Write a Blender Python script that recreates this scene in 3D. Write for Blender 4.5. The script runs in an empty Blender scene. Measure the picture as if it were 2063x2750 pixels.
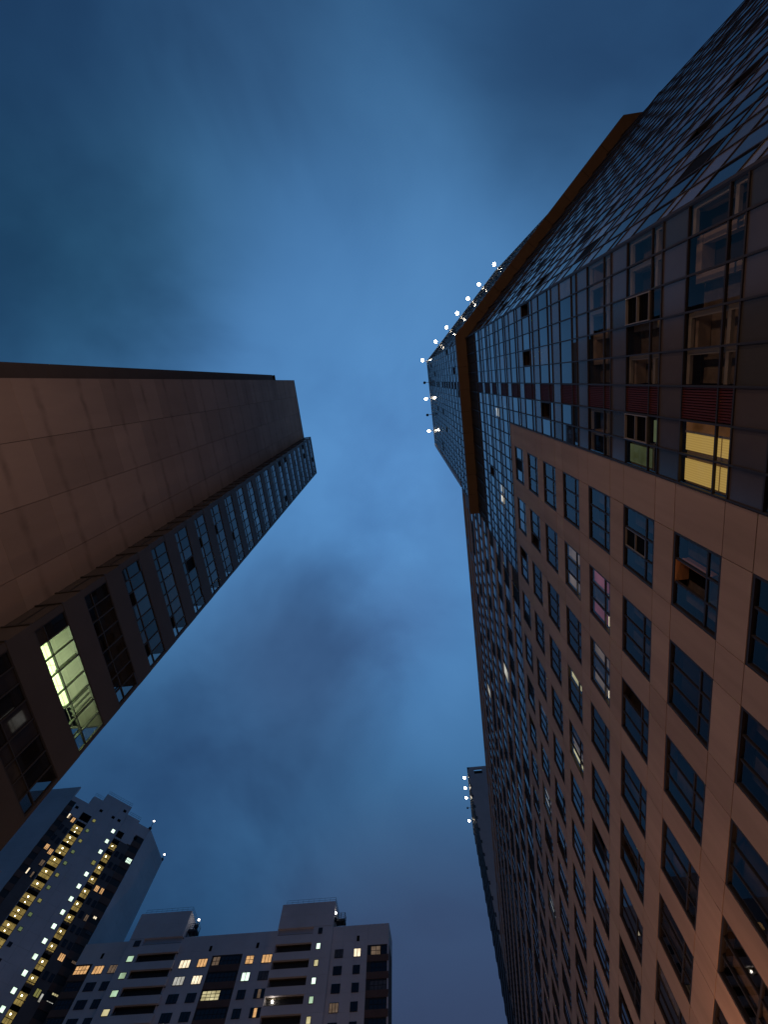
import bpy, math, random
from mathutils import Vector, Matrix
R = random.Random(7)
sc = bpy.context.scene
COL = sc.collection
rad = math.radians

# ------------------------------------------------------------------ camera
# world axes: X to the right-hand facades, Y along the street, Z up; eye at the origin, ground 1.6 m below
cd = bpy.data.cameras.new('camera'); cam = bpy.data.objects.new('camera', cd); COL.objects.link(cam)
RX = Vector((0.991554, 0.12807976, 0.02040209))
DN = Vector((-0.11782594, 0.95534042, -0.27100135))
FW = Vector((-0.05420073, 0.26630857, 0.96236273))
m = Matrix(((RX.x, -DN.x, -FW.x, 0), (RX.y, -DN.y, -FW.y, 0), (RX.z, -DN.z, -FW.z, 0), (0, 0, 0, 1)))
cam.matrix_world = m
cd.sensor_fit = 'VERTICAL'; cd.sensor_height = 24; cd.sensor_width = 18; cd.lens = 24 * 1250 / 2750
cd.clip_start = 0.05; cd.clip_end = 4000
sc.camera = cam
sc.view_settings.view_transform = 'Standard'; sc.view_settings.look = 'None'
sc.view_settings.exposure = 0.0; sc.view_settings.gamma = 1.0
sc.cycles.max_bounces = 6; sc.cycles.glossy_bounces = 4; sc.cycles.transparent_max_bounces = 12
sc.cycles.sample_clamp_indirect = 3.0
sc.cycles.caustics_reflective = False; sc.cycles.caustics_refractive = False

# ------------------------------------------------------------------ node helper
class NT:
    def __init__(s, tree):
        s.t = tree; s.t.nodes.clear()
    def n(s, typ, **kw):
        x = s.t.nodes.new(typ)
        for k, v in kw.items():
            if k == 'i':
                for kk, vv in v.items():
                    if hasattr(vv, 'is_output') or isinstance(vv, bpy.types.NodeSocket): s.t.links.new(vv, x.inputs[kk])
                    else: x.inputs[kk].default_value = vv
            else: setattr(x, k, v)
        return x
    def math(s, op, a, b=0.0, c=None):
        d = {0: a, 1: b}
        if c is not None: d[2] = c
        return s.n('ShaderNodeMath', operation=op, i=d).outputs[0]
    def ramp(s, f, stops):
        x = s.n('ShaderNodeValToRGB', i={0: f}); e = x.color_ramp.elements
        while len(e) < len(stops): e.new(0.5)
        for q, (p, c) in zip(e, stops): q.position = p; q.color = (c[0], c[1], c[2], 1)
        return x.outputs[0]
    def mix(s, f, a, b, mode='MIX'):
        x = s.n('ShaderNodeMix', data_type='RGBA', blend_type=mode)
        for k, v in ((0, f), (6, a), (7, b)):
            if isinstance(v, bpy.types.NodeSocket): s.t.links.new(v, x.inputs[k])
            else: x.inputs[k].default_value = (v[0], v[1], v[2], 1) if isinstance(v, (tuple, list)) else v
        return x.outputs[2]

# ------------------------------------------------------------------ dusk sky: Nishita twilight under a deck of blue cloud
SKY_GAIN = 1.15
w = bpy.data.worlds.new('World'); sc.world = w; w.use_nodes = True
T = NT(w.node_tree)
gen = T.n('ShaderNodeTexCoord').outputs['Generated']
sep = T.n('ShaderNodeSeparateXYZ', i={0: gen})
def dot(v):
    l = math.sqrt(sum(a * a for a in v))
    return T.n('ShaderNodeVectorMath', operation='DOT_PRODUCT', i={0: gen, 1: [a / l for a in v]}).outputs['Value']
def smooth(x, a, b):
    return T.n('ShaderNodeMapRange', interpolation_type='SMOOTHSTEP', i={0: x, 1: a, 2: b, 3: 0.0, 4: 1.0}).outputs[0]
# cloud-deck plane coordinates: the view direction dropped on a flat layer overhead
zz = T.math('ADD', T.math('MAXIMUM', sep.outputs[2], 0.0), 0.22)
comb = T.n('ShaderNodeCombineXYZ', i={0: T.math('DIVIDE', sep.outputs[0], zz), 1: T.math('DIVIDE', sep.outputs[1], zz), 2: 0.0}).outputs[0]
n1 = T.n('ShaderNodeTexNoise', i={'Vector': comb, 'Scale': 2.1, 'Detail': 5.0, 'Roughness': 0.5, 'Distortion': 0.35}).outputs[0]
n2 = T.n('ShaderNodeTexNoise', i={'Vector': comb, 'Scale': 0.9, 'Detail': 3.0, 'Roughness': 0.5}).outputs[0]
ang = T.math('ARCCOSINE', T.math('MINIMUM', dot((0.0, 0.17, 0.985)), 0.9999))
wob = T.math('MULTIPLY', T.math('SUBTRACT', n2, 0.5), 0.22)
fr = T.math('DIVIDE', T.math('ADD', ang, wob), 1.05)
base = T.ramp(fr, [(0.0, (.088, .246, .520)), (.22, (.073, .212, .452)), (.42, (.057, .170, .368)), (.62, (.040, .126, .272)), (.80, (.022, .074, .170)), (.92, (.010, .036, .092)), (1.0, (.007, .026, .070))])
def blob(v, r0, r1):
    a = T.math('ARCCOSINE', T.math('MINIMUM', dot(v), 0.9999))
    a = T.math('ADD', a, T.math('MULTIPLY', T.math('SUBTRACT', n1, 0.5), 0.30))
    return smooth(a, rad(r1), rad(r0))
col = base
for v, r0, r1, f, c in [((-0.436, -0.342, 0.832), 2, 20, .55, (.014, .060, .115)), ((-0.575, -0.205, 0.792), 2, 22, .60, (.010, .050, .105)),
                        ((0.035, -0.411, 0.911), 1, 13, .28, (.024, .075, .175)), ((0.313, -0.43, 0.847), 2, 18, .74, (.011, .035, .092)),
                        ((-0.262, 0.523, 0.811), 2, 17, .74, (.030, .066, .152)), ((-0.447, 0.594, 0.669), 2, 16, .45, (.020, .062, .150)),
                        ((-0.129, -0.535, 0.835), 2, 14, .36, (.018, .052, .120)), ((-0.199, 0.71, 0.675), 2, 14, .35, (.024, .068, .150)), ((-0.40, -0.50, 0.75), 1, 14, .60, (.008, .030, .085)),
                        ((0.114, 0.30, 0.946), 1, 9, .22, (.050, .110, .260)), ((-0.022, 0.46, 0.89), 1, 10, .30, (.050, .098, .235))]:
    col = T.mix(T.math('MULTIPLY', blob(v, r0, r1), f), col, c)
col = T.mix(1.0, col, T.ramp(n1, [(.30, (.66, .67, .73)), (.5, (1, 1, 1)), (.70, (1.20, 1.16, 1.12))]), 'MULTIPLY')
low = smooth(dot((-0.02, 0.93, 0.36)), .90, 1.0)
col = T.mix(T.math('MULTIPLY', low, .65), col, (.041, .055, .112))
cloud = T.n('ShaderNodeBackground', i={0: col, 1: SKY_GAIN}).outputs[0]
sky = T.n('ShaderNodeTexSky', sky_type='NISHITA', sun_disc=False, sun_elevation=rad(-4.0), sun_rotation=rad(200))
skb = T.n('ShaderNodeBackground', i={0: sky.outputs[0], 1: 0.05}).outputs[0]
add = T.n('ShaderNodeAddShader', i={0: cloud, 1: skb}).outputs[0]
T.n('ShaderNodeOutputWorld', i={0: add})

# ------------------------------------------------------------------ materials
M = {}
def pm(name, base, rough=.7, spec=.5, ior=1.5, metal=0.0, noise=None, bump=None, emit=None, estr=0.0):
    mt = bpy.data.materials.new(name); mt.use_nodes = True; t = NT(mt.node_tree)
    b = t.n('ShaderNodeBsdfPrincipled', i={'Roughness': rough, 'IOR': ior, 'Metallic': metal, 'Specular IOR Level': spec})
    b.inputs['Base Color'].default_value = (*base, 1)
    if noise:
        co = t.n('ShaderNodeTexCoord').outputs['Object']
        mp = t.n('ShaderNodeMapping', i={0: co, 3: noise[2] if len(noise) > 2 else (1, 1, 1)}).outputs[0]
        nz = t.n('ShaderNodeTexNoise', i={'Vector': mp, 'Scale': noise[0], 'Detail': 5.0, 'Roughness': .6}).outputs[0]
        a = noise[1]
        f = t.ramp(nz, [(.3, (1 - a,) * 3), (.7, (1 + a,) * 3)])
        t.t.links.new(t.mix(1.0, base, f, 'MULTIPLY'), b.inputs['Base Color'])
        if bump:
            bp = t.n('ShaderNodeBump', i={'Strength': bump, 'Distance': .02, 'Height': nz})
            t.t.links.new(bp.outputs[0], b.inputs['Normal'])
    if emit:
        b.inputs['Emission Color'].default_value = (*emit, 1); b.inputs['Emission Strength'].default_value = estr
    t.n('ShaderNodeOutputMaterial', i={0: b.outputs[0]})
    M[name] = mt; return mt
def clear(name, tint, ior, gls=.95):
    mt = bpy.data.materials.new(name); mt.use_nodes = True; t = NT(mt.node_tree)
    tr = t.n('ShaderNodeBsdfTransparent', i={0: (*tint, 1)}).outputs[0]
    gl = t.n('ShaderNodeBsdfGlossy', i={0: (gls, gls, gls, 1), 'Roughness': .01}).outputs[0]
    bf = t.n('ShaderNodeNewGeometry').outputs['Backfacing']
    fr = t.n('ShaderNodeFresnel', i={0: t.math('ADD', ior, t.math('MULTIPLY', bf, 1.0 / ior - ior))}).outputs[0]
    mx = t.n('ShaderNodeMixShader', i={0: fr, 1: tr, 2: gl}).outputs[0]
    t.n('ShaderNodeOutputMaterial', i={0: mx}); M[name] = mt
def emis(name, colr, s, wave=None, noise=None):
    mt = bpy.data.materials.new(name); mt.use_nodes = True; t = NT(mt.node_tree)
    e = t.n('ShaderNodeEmission', i={0: (*colr, 1), 1: s})
    c = None
    co = t.n('ShaderNodeTexCoord').outputs['Object']
    if wave:
        wv = t.n('ShaderNodeTexWave', wave_type='BANDS', bands_direction='Y', i={'Vector': co, 'Scale': wave, 'Distortion': 1.2, 'Detail': 2.0}).outputs[0]
        c = t.mix(1.0, colr, t.ramp(wv, [(0, (.84, .82, .76)), (1, (1.04, 1.04, 1.04))]), 'MULTIPLY')
    if noise:
        nz = t.n('ShaderNodeTexNoise', i={'Vector': co, 'Scale': noise, 'Detail': 3.0}).outputs[0]
        c = t.mix(1.0, c or colr, t.ramp(nz, [(.25, (.45, .42, .36)), (.7, (1.2, 1.2, 1.2))]), 'MULTIPLY')
    if c: t.t.links.new(c, e.inputs[0])
    t.n('ShaderNodeOutputMaterial', i={0: e.outputs[0]}); M[name] = mt
pm('beige', (.395, .288, .235), .75, .3, noise=(.5, .17, (1, 1.6, .22)), bump=.04)
pm('beige_b', (.375, .272, .220), .75, .3, noise=(.5, .17, (1, 1.6, .22)), bump=.04)
pm('beige_c', (.415, .305, .250), .75, .3, noise=(.5, .17, (1, 1.6, .22)), bump=.04)
pm('beige_skylit', (.34, .295, .285), .75, .3, noise=(.3, .12))  # the wing's beige, greyed: cool sky light higher up put into its colour
pm('joint', (.035, .028, .025), .9, .1)
pm('frame', (.034, .031, .034), .5, .2)
pm('frame_light', (.21, .20, .195), .5)
pm('glass', (.010, .011, .014), .02, .5, 1.75)
pm('glass_b', (.030, .030, .036), .03, .5, 1.62)
pm('glass_c', (.006, .006, .008), .015, .5, 1.95)
pm('glass_l', (.012, .012, .013), .03, .5, 1.5)
pm('glass_lb', (.05, .048, .046), .05, .5, 1.5, noise=(1.5, .4))
pm('glass_m', (.012, .013, .015), .01, .5, 2.6)
pm('glass_blind', (.12, .11, .105), .04, .5, 1.6, noise=(2.2, .35))
pm('spandrel', (.080, .068, .070), .2, .5, 1.55, noise=(.6, .15))
pm('spandrel_b', (.052, .050, .048), .22, .5, 1.5, noise=(.6, .15))
pm('red', (.085, .020, .016), .6, .15)
pm('black', (.004, .004, .004), .8, .1)
pm('room', (.050, .040, .033), .9, .1)
pm('reveal_lamplit', (.55, .27, .12), .8, .2)  # orange of street-lamp light on the opening's lining, put into the base colour
pm('reveal', (.30, .235, .19), .8, .2)
pm('inner_frame', (.33, .30, .27), .6, .3)
pm('curtain', (.17, .135, .11), .9, .1, noise=(3.0, .3))
pm('cornice', (.115, .072, .046), .6, .3, noise=(.35, .12))
pm('grey_metal', (.30, .29, .28), .55, .4, noise=(.5, .08))
pm('dark_panel', (.055, .050, .052), .5, .4, noise=(.5, .2))
pm('pale_metal', (.56, .53, .52), .6, .3, noise=(.5, .06))
pm('roof', (.06, .06, .06), .9)
pm('white_panel', (.74, .705, .715), .85, .2, noise=(.12, .10))
pm('brown_panel', (.17, .105, .085), .8, .2, noise=(.4, .15))
pm('grey_zone', (.17, .155, .155), .85, .2, noise=(.3, .15))
pm('balcony_dark', (.10, .085, .06), .9, .1, noise=(.6, .2))
pm('wall_yellow', (.50, .38, .14), .9, .1)
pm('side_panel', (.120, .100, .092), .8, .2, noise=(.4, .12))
pm('plant_panel', (.050, .042, .036), .9, .1, noise=(.5, .25))
pm('office_dark', (.075, .067, .062), .6, .25, noise=(.4, .12))
pm('office_frame', (.035, .033, .032), .5, .4)
pm('room_green', (.60, .68, .46), .9, .1, noise=(.8, .10))
pm('metal', (.06, .06, .065), .5, .5, metal=.6)
pm('asphalt', (.045, .045, .047), .9, .2, noise=(.8, .2))
pm('paving', (.20, .19, .18), .9, .2, noise=(.6, .15))
pm('soil', (.07, .065, .05), .95, .1, noise=(.2, .3))
clear('clear', (.80, .80, .79), 1.52, .72)
clear('clear_dim', (.58, .60, .60), 1.5)
clear('clear_room', (.93, .95, .93), 1.45)
emis('lit_green', (.66, 1.0, .46), 26.0)
emis('added_uplight', (.80, 1.0, .60), 27.0)
emis('lit_yellow_blind', (.82, .52, .145), .48, wave=5.0)
emis('lit_wood', (.36, .15, .055), .22, noise=1.5)  # wood strip glows by emission, standing in for light from the room
emis('lit_warm', (.95, .52, .20), .42, noise=1.2)
emis('lit_dimwarm', (.60, .42, .30), .22, noise=.9)
emis('lit_pink', (.50, .15, .19), .26, noise=1.2)
emis('lit_cream', (.85, .76, .42), .75, noise=.5)
emis('lit_white', (.86, .86, .80), .55, noise=.8)
emis('lit_palegreen', (.30, .36, .18), .22, noise=1.0)
emis('lit_orange', (1.0, .56, .24), .80, noise=.8)
emis('lit_bright', (1.0, .84, .60), 1.3, noise=.8)
emis('lit_coldwhite', (.72, .95, .80), 1.6, noise=.5)
emis('lit_mint', (.58, .85, .58), .75, noise=.5)
emis('lit_olive', (.46, .44, .14), .40)
emis('lit_sage', (.26, .36, .16), .38)
emis('bulb', (1.0, .82, .48), 14.0)
emis('lamp_white', (1.0, .88, .70), 60.0)
emis('lamp_small', (1.0, .90, .78), 14.0)
emis('lamp_sodium', (1.0, .46, .14), 22.0)
def stained(nm, g):
    # concrete panels with irregular dark run-off along the floor joints
    mt = bpy.data.materials.new(nm); mt.use_nodes = True; t = NT(mt.node_tree)
    co = t.n('ShaderNodeTexCoord').outputs['Object']; sp = t.n('ShaderNodeSeparateXYZ', i={0: co})
    nd = t.n('ShaderNodeTexNoise', i={'Vector': co, 'Scale': .9, 'Detail': 4.0}).outputs[0]
    zq = t.math('ADD', sp.outputs[2], t.math('MULTIPLY', nd, .5))
    fz = t.math('ABSOLUTE', t.math('SUBTRACT', t.math('FRACT', t.math('DIVIDE', zq, 3.54)), .5))
    line = t.n('ShaderNodeMapRange', interpolation_type='SMOOTHSTEP', i={0: fz, 1: .10, 2: .0, 3: 0.0, 4: 1.0}).outputs[0]
    mp = t.n('ShaderNodeMapping', i={0: co, 3: (1, .5, .12)}).outputs[0]
    nz = t.n('ShaderNodeTexNoise', i={'Vector': mp, 'Scale': .55, 'Detail': 6.0, 'Roughness': .62}).outputs[0]
    c = t.ramp(nz, [(.30, tuple(g * x for x in (.325, .258, .226))), (.70, tuple(g * x for x in (.415, .330, .288)))])
    msk = t.math('MULTIPLY', line, t.ramp(t.n('ShaderNodeTexNoise', i={'Vector': co, 'Scale': .8, 'Detail': 3.0}).outputs[0], [(.35, (.1,) * 3), (.65, (.50,) * 3)]))
    c = t.mix(msk, c, (.14, .105, .092))
    b = t.n('ShaderNodeBsdfPrincipled', i={'Base Color': c, 'Roughness': .85, 'Specular IOR Level': .2})
    t.n('ShaderNodeOutputMaterial', i={0: b.outputs[0]}); M[nm] = mt
for nm, g_ in (('stained', 1.0), ('stained_dark', .92), ('stained_light', 1.07)): stained(nm, g_)

# ------------------------------------------------------------------ mesh helpers
class Fac:
    """a facade: origin, horizontal direction u, outward normal n"""
    def __init__(s, o, u, n):
        s.o = Vector(o); s.u = Vector(u).normalized(); s.n = Vector(n).normalized()
    def p(s, u, z, d=0.0):
        q = s.o + s.u * u + s.n * d
        return (q.x, q.y, z)
class MB:
    def __init__(s): s.v = []; s.f = []; s.m = []; s.names = []
    def mi(s, name):
        if name not in s.names: s.names.append(name)
        return s.names.index(name)
    def poly(s, pts, mat):
        b = len(s.v); s.v += [tuple(p) for p in pts]; s.f.append(tuple(range(b, b + len(pts)))); s.m.append(s.mi(mat))
    def hexa(s, c, mat):
        b = len(s.v); s.v += [tuple(p) for p in c]; k = s.mi(mat)
        for f in ((0, 1, 2, 3), (4, 7, 6, 5), (0, 4, 5, 1), (1, 5, 6, 2), (2, 6, 7, 3), (3, 7, 4, 0)):
            s.f.append(tuple(b + i for i in f)); s.m.append(k)
    def box(s, F, u0, u1, z0, z1, d0, d1, mat):
        s.hexa([F.p(u0, z0, d0), F.p(u1, z0, d0), F.p(u1, z1, d0), F.p(u0, z1, d0), F.p(u0, z0, d1), F.p(u1, z0, d1), F.p(u1, z1, d1), F.p(u0, z1, d1)], mat)
    def abox(s, x0, x1, y0, y1, z0, z1, mat):
        s.hexa([(x0, y0, z0), (x1, y0, z0), (x1, y1, z0), (x0, y1, z0), (x0, y0, z1), (x1, y0, z1), (x1, y1, z1), (x0, y1, z1)], mat)
    def prism(s, pts, z0, z1, mat):
        n = len(pts)
        for i in range(n):
            a, b = pts[i], pts[(i + 1) % n]
            s.poly([(a[0], a[1], z0), (b[0], b[1], z0), (b[0], b[1], z1), (a[0], a[1], z1)], mat)
        s.poly([(a[0], a[1], z1) for a in pts], mat); s.poly([(a[0], a[1], z0) for a in reversed(pts)], mat)
    def pane(s, F, u0, u1, z0, z1, d, mat, j=.003):
        r = lambda: d + R.uniform(-j, j)
        a, b, c = r(), r(), r()
        q = [F.p(u0, z0, a), F.p(u1, z0, b), F.p(u1, z1, b + c - a), F.p(u0, z1, c)]
        s.poly(q if F.u.cross(Vector((0, 0, 1))).dot(F.n) > 0 else q[::-1], mat)
    def tube(s, a, b, r, mat, n=8, r2=None):
        a, b = Vector(a), Vector(b); ax = (b - a).normalized()
        t = ax.orthogonal().normalized(); q = ax.cross(t); r2 = r if r2 is None else r2
        A = [a + (t * math.cos(i * math.tau / n) + q * math.sin(i * math.tau / n)) * r for i in range(n)]
        B = [b + (t * math.cos(i * math.tau / n) + q * math.sin(i * math.tau / n)) * r2 for i in range(n)]
        for i in range(n): s.poly([A[i], A[(i + 1) % n], B[(i + 1) % n], B[i]], mat)
        s.poly(A[::-1], mat); s.poly(B, mat)
    def ball(s, c, r, mat, n=10, k=6):
        c = Vector(c)
        P = lambda i, j: c + Vector((math.sin(math.pi * j / k) * math.cos(math.tau * i / n), math.sin(math.pi * j / k) * math.sin(math.tau * i / n), math.cos(math.pi * j / k))) * r
        for i in range(n):
            for j in range(k):
                q = [P(i, j), P(i + 1, j), P(i + 1, j + 1), P(i, j + 1)]
                if j == 0: q = [q[0], q[2], q[3]]
                elif j == k - 1: q = [q[0], q[1], q[2]]
                s.poly(q, mat)
    def build(s, name, parent=None, label=None):
        if not s.f: return None
        me = bpy.data.meshes.new(name)
        off = Vector((0, 0, 0)); p = parent
        while p is not None: off += p.location; p = p.parent
        me.from_pydata([(x - off.x, y - off.y, z - off.z) for x, y, z in s.v], [], s.f)
        for nm in s.names: me.materials.append(M[nm])
        me.polygons.foreach_set('material_index', s.m); me.update()
        o = bpy.data.objects.new(name, me); COL.objects.link(o); o.parent = parent
        if label: o['label'] = label
        return o
def thing(name, loc, label, cat, group=None):
    o = bpy.data.objects.new(name, None); COL.objects.link(o); o.location = loc; o.empty_display_size = 1
    o['label'] = label; o['category'] = cat
    if group: o['group'] = group
    return o
def struct(name, mb, kind='structure'):
    o = mb.build(name); o['kind'] = kind; return o
GZ = -1.6

# ------------------------------------------------------------------ ground
g = MB(); g.poly([(-1500, -1500, GZ - .02), (1500, -1500, GZ - .02), (1500, 1500, GZ - .02), (-1500, 1500, GZ - .02)], 'soil'); struct('ground', g)
g = MB(); g.abox(-15.5, -6.5, -60, 108, GZ - .3, GZ - .012, 'asphalt'); struct('road', g)
g = MB(); g.abox(-6.5, 7.2, -60, 108, GZ - .3, GZ, 'paving'); g.abox(-6.62, -6.5, -60, 108, GZ - .3, GZ + .004, 'grey_metal'); struct('pavement', g)

# ------------------------------------------------------------------ the glass and beige high-rise on the right
X0 = 7.33
hr = thing('high_rise', (X0, 5, GZ), 'dark glass high-rise with rust-brown band and long beige wing on the right', 'building')
FM = Fac((X0, 0, 0), (0, 1, 0), (-1, 0, 0))                       # facade along the street
C0 = (X0, -3.05, 0); s45 = math.sqrt(.5)
F2 = Fac(C0, (s45, -s45, 0), (-s45, -s45, 0))                     # facade turned 45 degrees
L2 = 21.6; LL = 21.6; HT = 102.6; YE = 14.66; YW = 102.0; HW = 61.0
E2 = F2.p(L2, 0)
c = MB()                                                          # solid cores behind the skins
i2 = .8
a0 = (X0 + i2, -3.05 + i2 * .414); a1 = F2.p(L2 - .05, 0, -i2); a2 = F2.p(LL - .05, 0, -i2)
c.prism([a0, a2[:2], (33, E2[1] + .6), (33, YE - .12), (X0 + i2, YE - .12)], GZ, 48.1, 'room')
c.prism([a0, a1[:2], (33, E2[1] + .6), (33, YE - .12), (X0 + i2, YE - .12)], 48.2, HT - 1.2, 'room')
c.prism([(X0 + .2, YE - .1), (24, YE - .1), (24, YW), (X0 + .2, YW)], 31.9, HW - .6, 'room')
c.prism([(X0 + 1.3, YE - .1), (24, YE - .1), (24, YW), (X0 + 1.3, YW)], GZ, 31.8, 'room')
c.build('building_core', hr)

YS = [-3.05, -2.33, -1.5, -.68, .19, 1.07, 1.93, 2.80, 3.62]
YT = YS + [3.62 + (YE - 3.62) * i / 13 for i in range(1, 14)]
TS = [L2 * i / 26 for i in range(27)]; TL = [LL * i / 25 for i in range(26)]
LIT_M = {}                                                         # (column, floor, row) -> material on the street facade
for cc, kk, rr, mm in [(6, 0, 0, 'lit_yellow_blind'), (6, 0, 1, 'lit_yellow_blind'), (7, 0, 0, 'lit_yellow_blind'), (7, 0, 1, 'lit_yellow_blind'),
                       (6, 1, 0, 'lit_palegreen'), (7, 1, 1, 'lit_palegreen'), (7, 8, 1, 'lit_white'), (7, 8, 0, 'lit_palegreen'),
                       (14, 8, 1, 'lit_white'), (15, 8, 1, 'lit_bright'), (14, 8, 0, 'lit_bright'), (15, 8, 0, 'lit_bright'), (16, 8, 0, 'lit_bright'), (9, 8, 0, 'lit_cream'), (10, 8, 0, 'lit_cream')]:
    LIT_M[(cc, kk, rr)] = mm
LIT_2 = {(7, 5, 0): 'lit_dimwarm', (8, 5, 0): 'lit_white', (9, 5, 0): 'lit_dimwarm', (7, 5, 1): 'lit_dimwarm'}
LOUV = {(2, 1, 1), (6, 1, 1)}
GL = ['glass'] * 5 + ['glass_b'] * 3 + ['glass_c'] * 4 + ['glass_m'] * 2 + ['glass_blind'] * 2
def curtain(F, us, floors, z00, name, lits, near, red=None, tops=None):
    """one stretch of curtain wall: mullions, then every floor a band of its own with panes, spandrels, louvres"""
    fr = MB()
    zlo = z00 + 3 * floors[0]; zhi = tops or z00 + 3 * (floors[-1] + 1)
    mp_, rp_ = (.030, .024) if F is FM else (.016, .012)
    for u in us: fr.box(F, u - .024, u + .024, zlo, zhi, -.04, mp_, 'frame')
    fr.build('mullions', hr)
    for k in floors:
        fr, pn, sp, rd, lt, bk = MB(), MB(), MB(), MB(), MB(), MB()
        zb = z00 + 3 * k
        if zb + 2.0 < zhi: bk.box(F, us[0], us[-1], zb + 2.05, min(zb + 2.9, zhi), -.95, -.12, 'room')
        rows = [(zb, zb + .52), (zb + .52, zb + 1.92), (zb + 1.92, zb + 3.0)]
        for i, (a, b) in enumerate(rows):
            if a >= zhi: continue
            fr.box(F, us[0], us[-1], a - .022, a + .022, -.04, rp_, 'frame')
            b = min(b, zhi)
            for j in range(len(us) - 1):
                u0, u1 = us[j], us[j + 1]
                key = (j, k, i)
                if i == 2:
                    sp.pane(F, u0, u1, a, b, -.01, R.choice(['spandrel', 'spandrel', 'spandrel_b']), .002); continue
                if red is not None and j == red and (k < 7 or R.random() < .72):
                    n = 12
                    for q in range(n):
                        w0 = u0 + .03 + (u1 - u0 - .06) * q / n
                        rd.box(F, w0, w0 + (u1 - u0 - .06) / n * .62, a, b, -.06, -.005, 'red')
                    bk.pane(F, u0, u1, a, b, -.065, 'black', 0); continue
                if key in lits:
                    e_ = .34 if lits[key] == 'lit_yellow_blind' and j == 6 else .16
                    lt.pane(F, u0 + e_, u1 - .07, a + .04, b, -.16, lits[key], 0)
                    if e_ > .2: lt.box(F, u0 + e_ - .05, u0 + e_, a, b, -.20, -.12, 'inner_frame'); lt.pane(F, u0 + .03, u0 + e_ - .05, a, b, -.15, 'lit_wood', 0)
                    pn.pane(F, u0, u1, a, b, -.012, 'clear_room'); bk.pane(F, u0, u1, a, b, -.20, 'reveal', 0); continue
                if name == 'street' and key in LOUV:
                    um = (u0 + u1) / 2
                    zm = (a + b) / 2
                    for (p0, p1, q0, q1) in ((u0 + .03, u0 + .055, a, b), (u1 - .055, u1 - .03, a, b), (u0 + .055, u1 - .055, zm - .012, zm + .012), (u0 + .055, u1 - .055, a + .025, a + .05), (u0 + .055, u1 - .055, b - .05, b - .025)):
                        fr.box(F, p0, p1, q0, q1, -.02, .06, 'frame_light')
                    for q in range(14):
                        zq = a + .06 + (b - a - .12) * q / 14
                        fr.box(F, u0 + .06, u1 - .06, zq, zq + .05, -.04, -.02, 'black')
                    bk.pane(F, u0, u1, a, b, -.06, 'black', 0); continue
                if R.random() < .06 and i == 1:                     # a vent swung open, its dark gap showing
                    t_ = .22
                    bk.pane(F, u0 + .04, u1 - .04, a, b, -.35, 'black', 0)
                    fr.box(F, u0 + .03, u0 + .07, a, b, -.30, .02, 'frame'); fr.box(F, u1 - .07, u1 - .03, a, b, -.30, .02, 'frame')
                    pn.poly([F.p(u0 + .05, a + .03, -.02), F.p(u1 - .05, a + .03, -.02), F.p(u1 - .05, b - .03, -.02 - t_), F.p(u0 + .05, b - .03, -.02 - t_)][::-1], 'glass')
                    continue
                if near and k < 3:
                    pn.pane(F, u0, u1, a, b, -.012, 'clear')
                    r = (j * 7 + k * 3) % 5
                    bk.pane(F, u0, u1, a, b + .14, -.52, ['room', 'curtain', 'room', 'curtain', 'curtain'][r], 0)
                    if r in (0, 1, 3):
                        bk.box(F, u0 + .03, u0 + .15, a, b, -.17, -.09, 'inner_frame'); bk.box(F, u0 + .15, u1 - .03, b - .12, b, -.17, -.09, 'inner_frame')
                    if i == 1:
                        if r in (0, 2, 4): bk.box(F, u0, u0 + .20, zb, zb + 1.92, -.50, -.22, 'reveal')
                        if r in (1, 2): bk.box(F, u0, u1, zb + 1.70, zb + 1.92, -.50, -.20, 'reveal')
                        bk.box(F, u0, u1, zb - .02, zb + .12, -.50, -.18, 'reveal')
                else:
                    pn.pane(F, u0, u1, a, b, -.012, 'black' if F is F2 and R.random() < .08 else R.choice(GL))
        o = fr.build('window_band', hr)
        pn.build('glass_panes', o); sp.build('spandrel_panels', o); rd.build('louvre_panels', o); bk.build('room_backing', o); lt.build('lit_interior', o)
Z0 = 10.60
curtain(FM, YS, list(range(-4, 7)), Z0, 'street', LIT_M, True, red=5, tops=31.6)
curtain(FM, YT, list(range(7, 11)), Z0, 'street', LIT_M, False, red=5, tops=43.0)
curtain(F2, TL, list(range(-4, 11)), Z0, 'side', LIT_2, False, tops=43.0)
curtain(FM, YT, list(range(0, 18)), 48.62, 'up', {}, False, red=5, tops=101.6)
curtain(F2, TS, list(range(0, 18)), 48.62, 'upside', {}, False, tops=101.6)
# corner posts, plant-floor band and roof edge
b = MB()
b.tube((X0 + .02, -3.05, -1.6), (X0 + .02, -3.05, 47.9), .07, 'frame', 6); b.tube((X0 + .02, -3.05, 48.5), (X0 + .02, -3.05, HT), .07, 'frame', 6)
b.build('corner_post', hr)
b = MB()
for F, us in ((FM, YT), (F2, TL)):
    for i in range(len(us) - 1):
        b.box(F, us[i] + .02, us[i + 1] - .02, 43.04, 45.3, -.3, -.06, 'plant_panel')
        b.box(F, us[i] + .02, us[i + 1] - .02, 45.34, 47.98, -.3, -.06, 'plant_panel')
    b.box(F, us[0], us[-1], 42.98, 43.04, -.3, .06, 'frame')
    for i in range(0, len(us), 2): b.box(F, us[i] - .03, us[i] + .03, 43.06, 47.96, -.04, .03, 'frame')
b.build('plant_floor_panels', hr)
b = MB()                                                          # rust-brown projecting frame wrapping both facades
off = .93; k_ = off * .4142
o0 = (X0 - off, -3.05 - k_)
ye = E2[1]; b.prism([o0, (X0 - off, YE), (X0 + .35, YE), (X0 + .35, -3.05 + .145), (4.28 + .495 - ye - .35, ye + .35), (32, ye + .35), (32, ye - off), (4.28 - off * math.sqrt(2) - ye + off, ye - off)], 48.0, 48.55, 'cornice')
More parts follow.
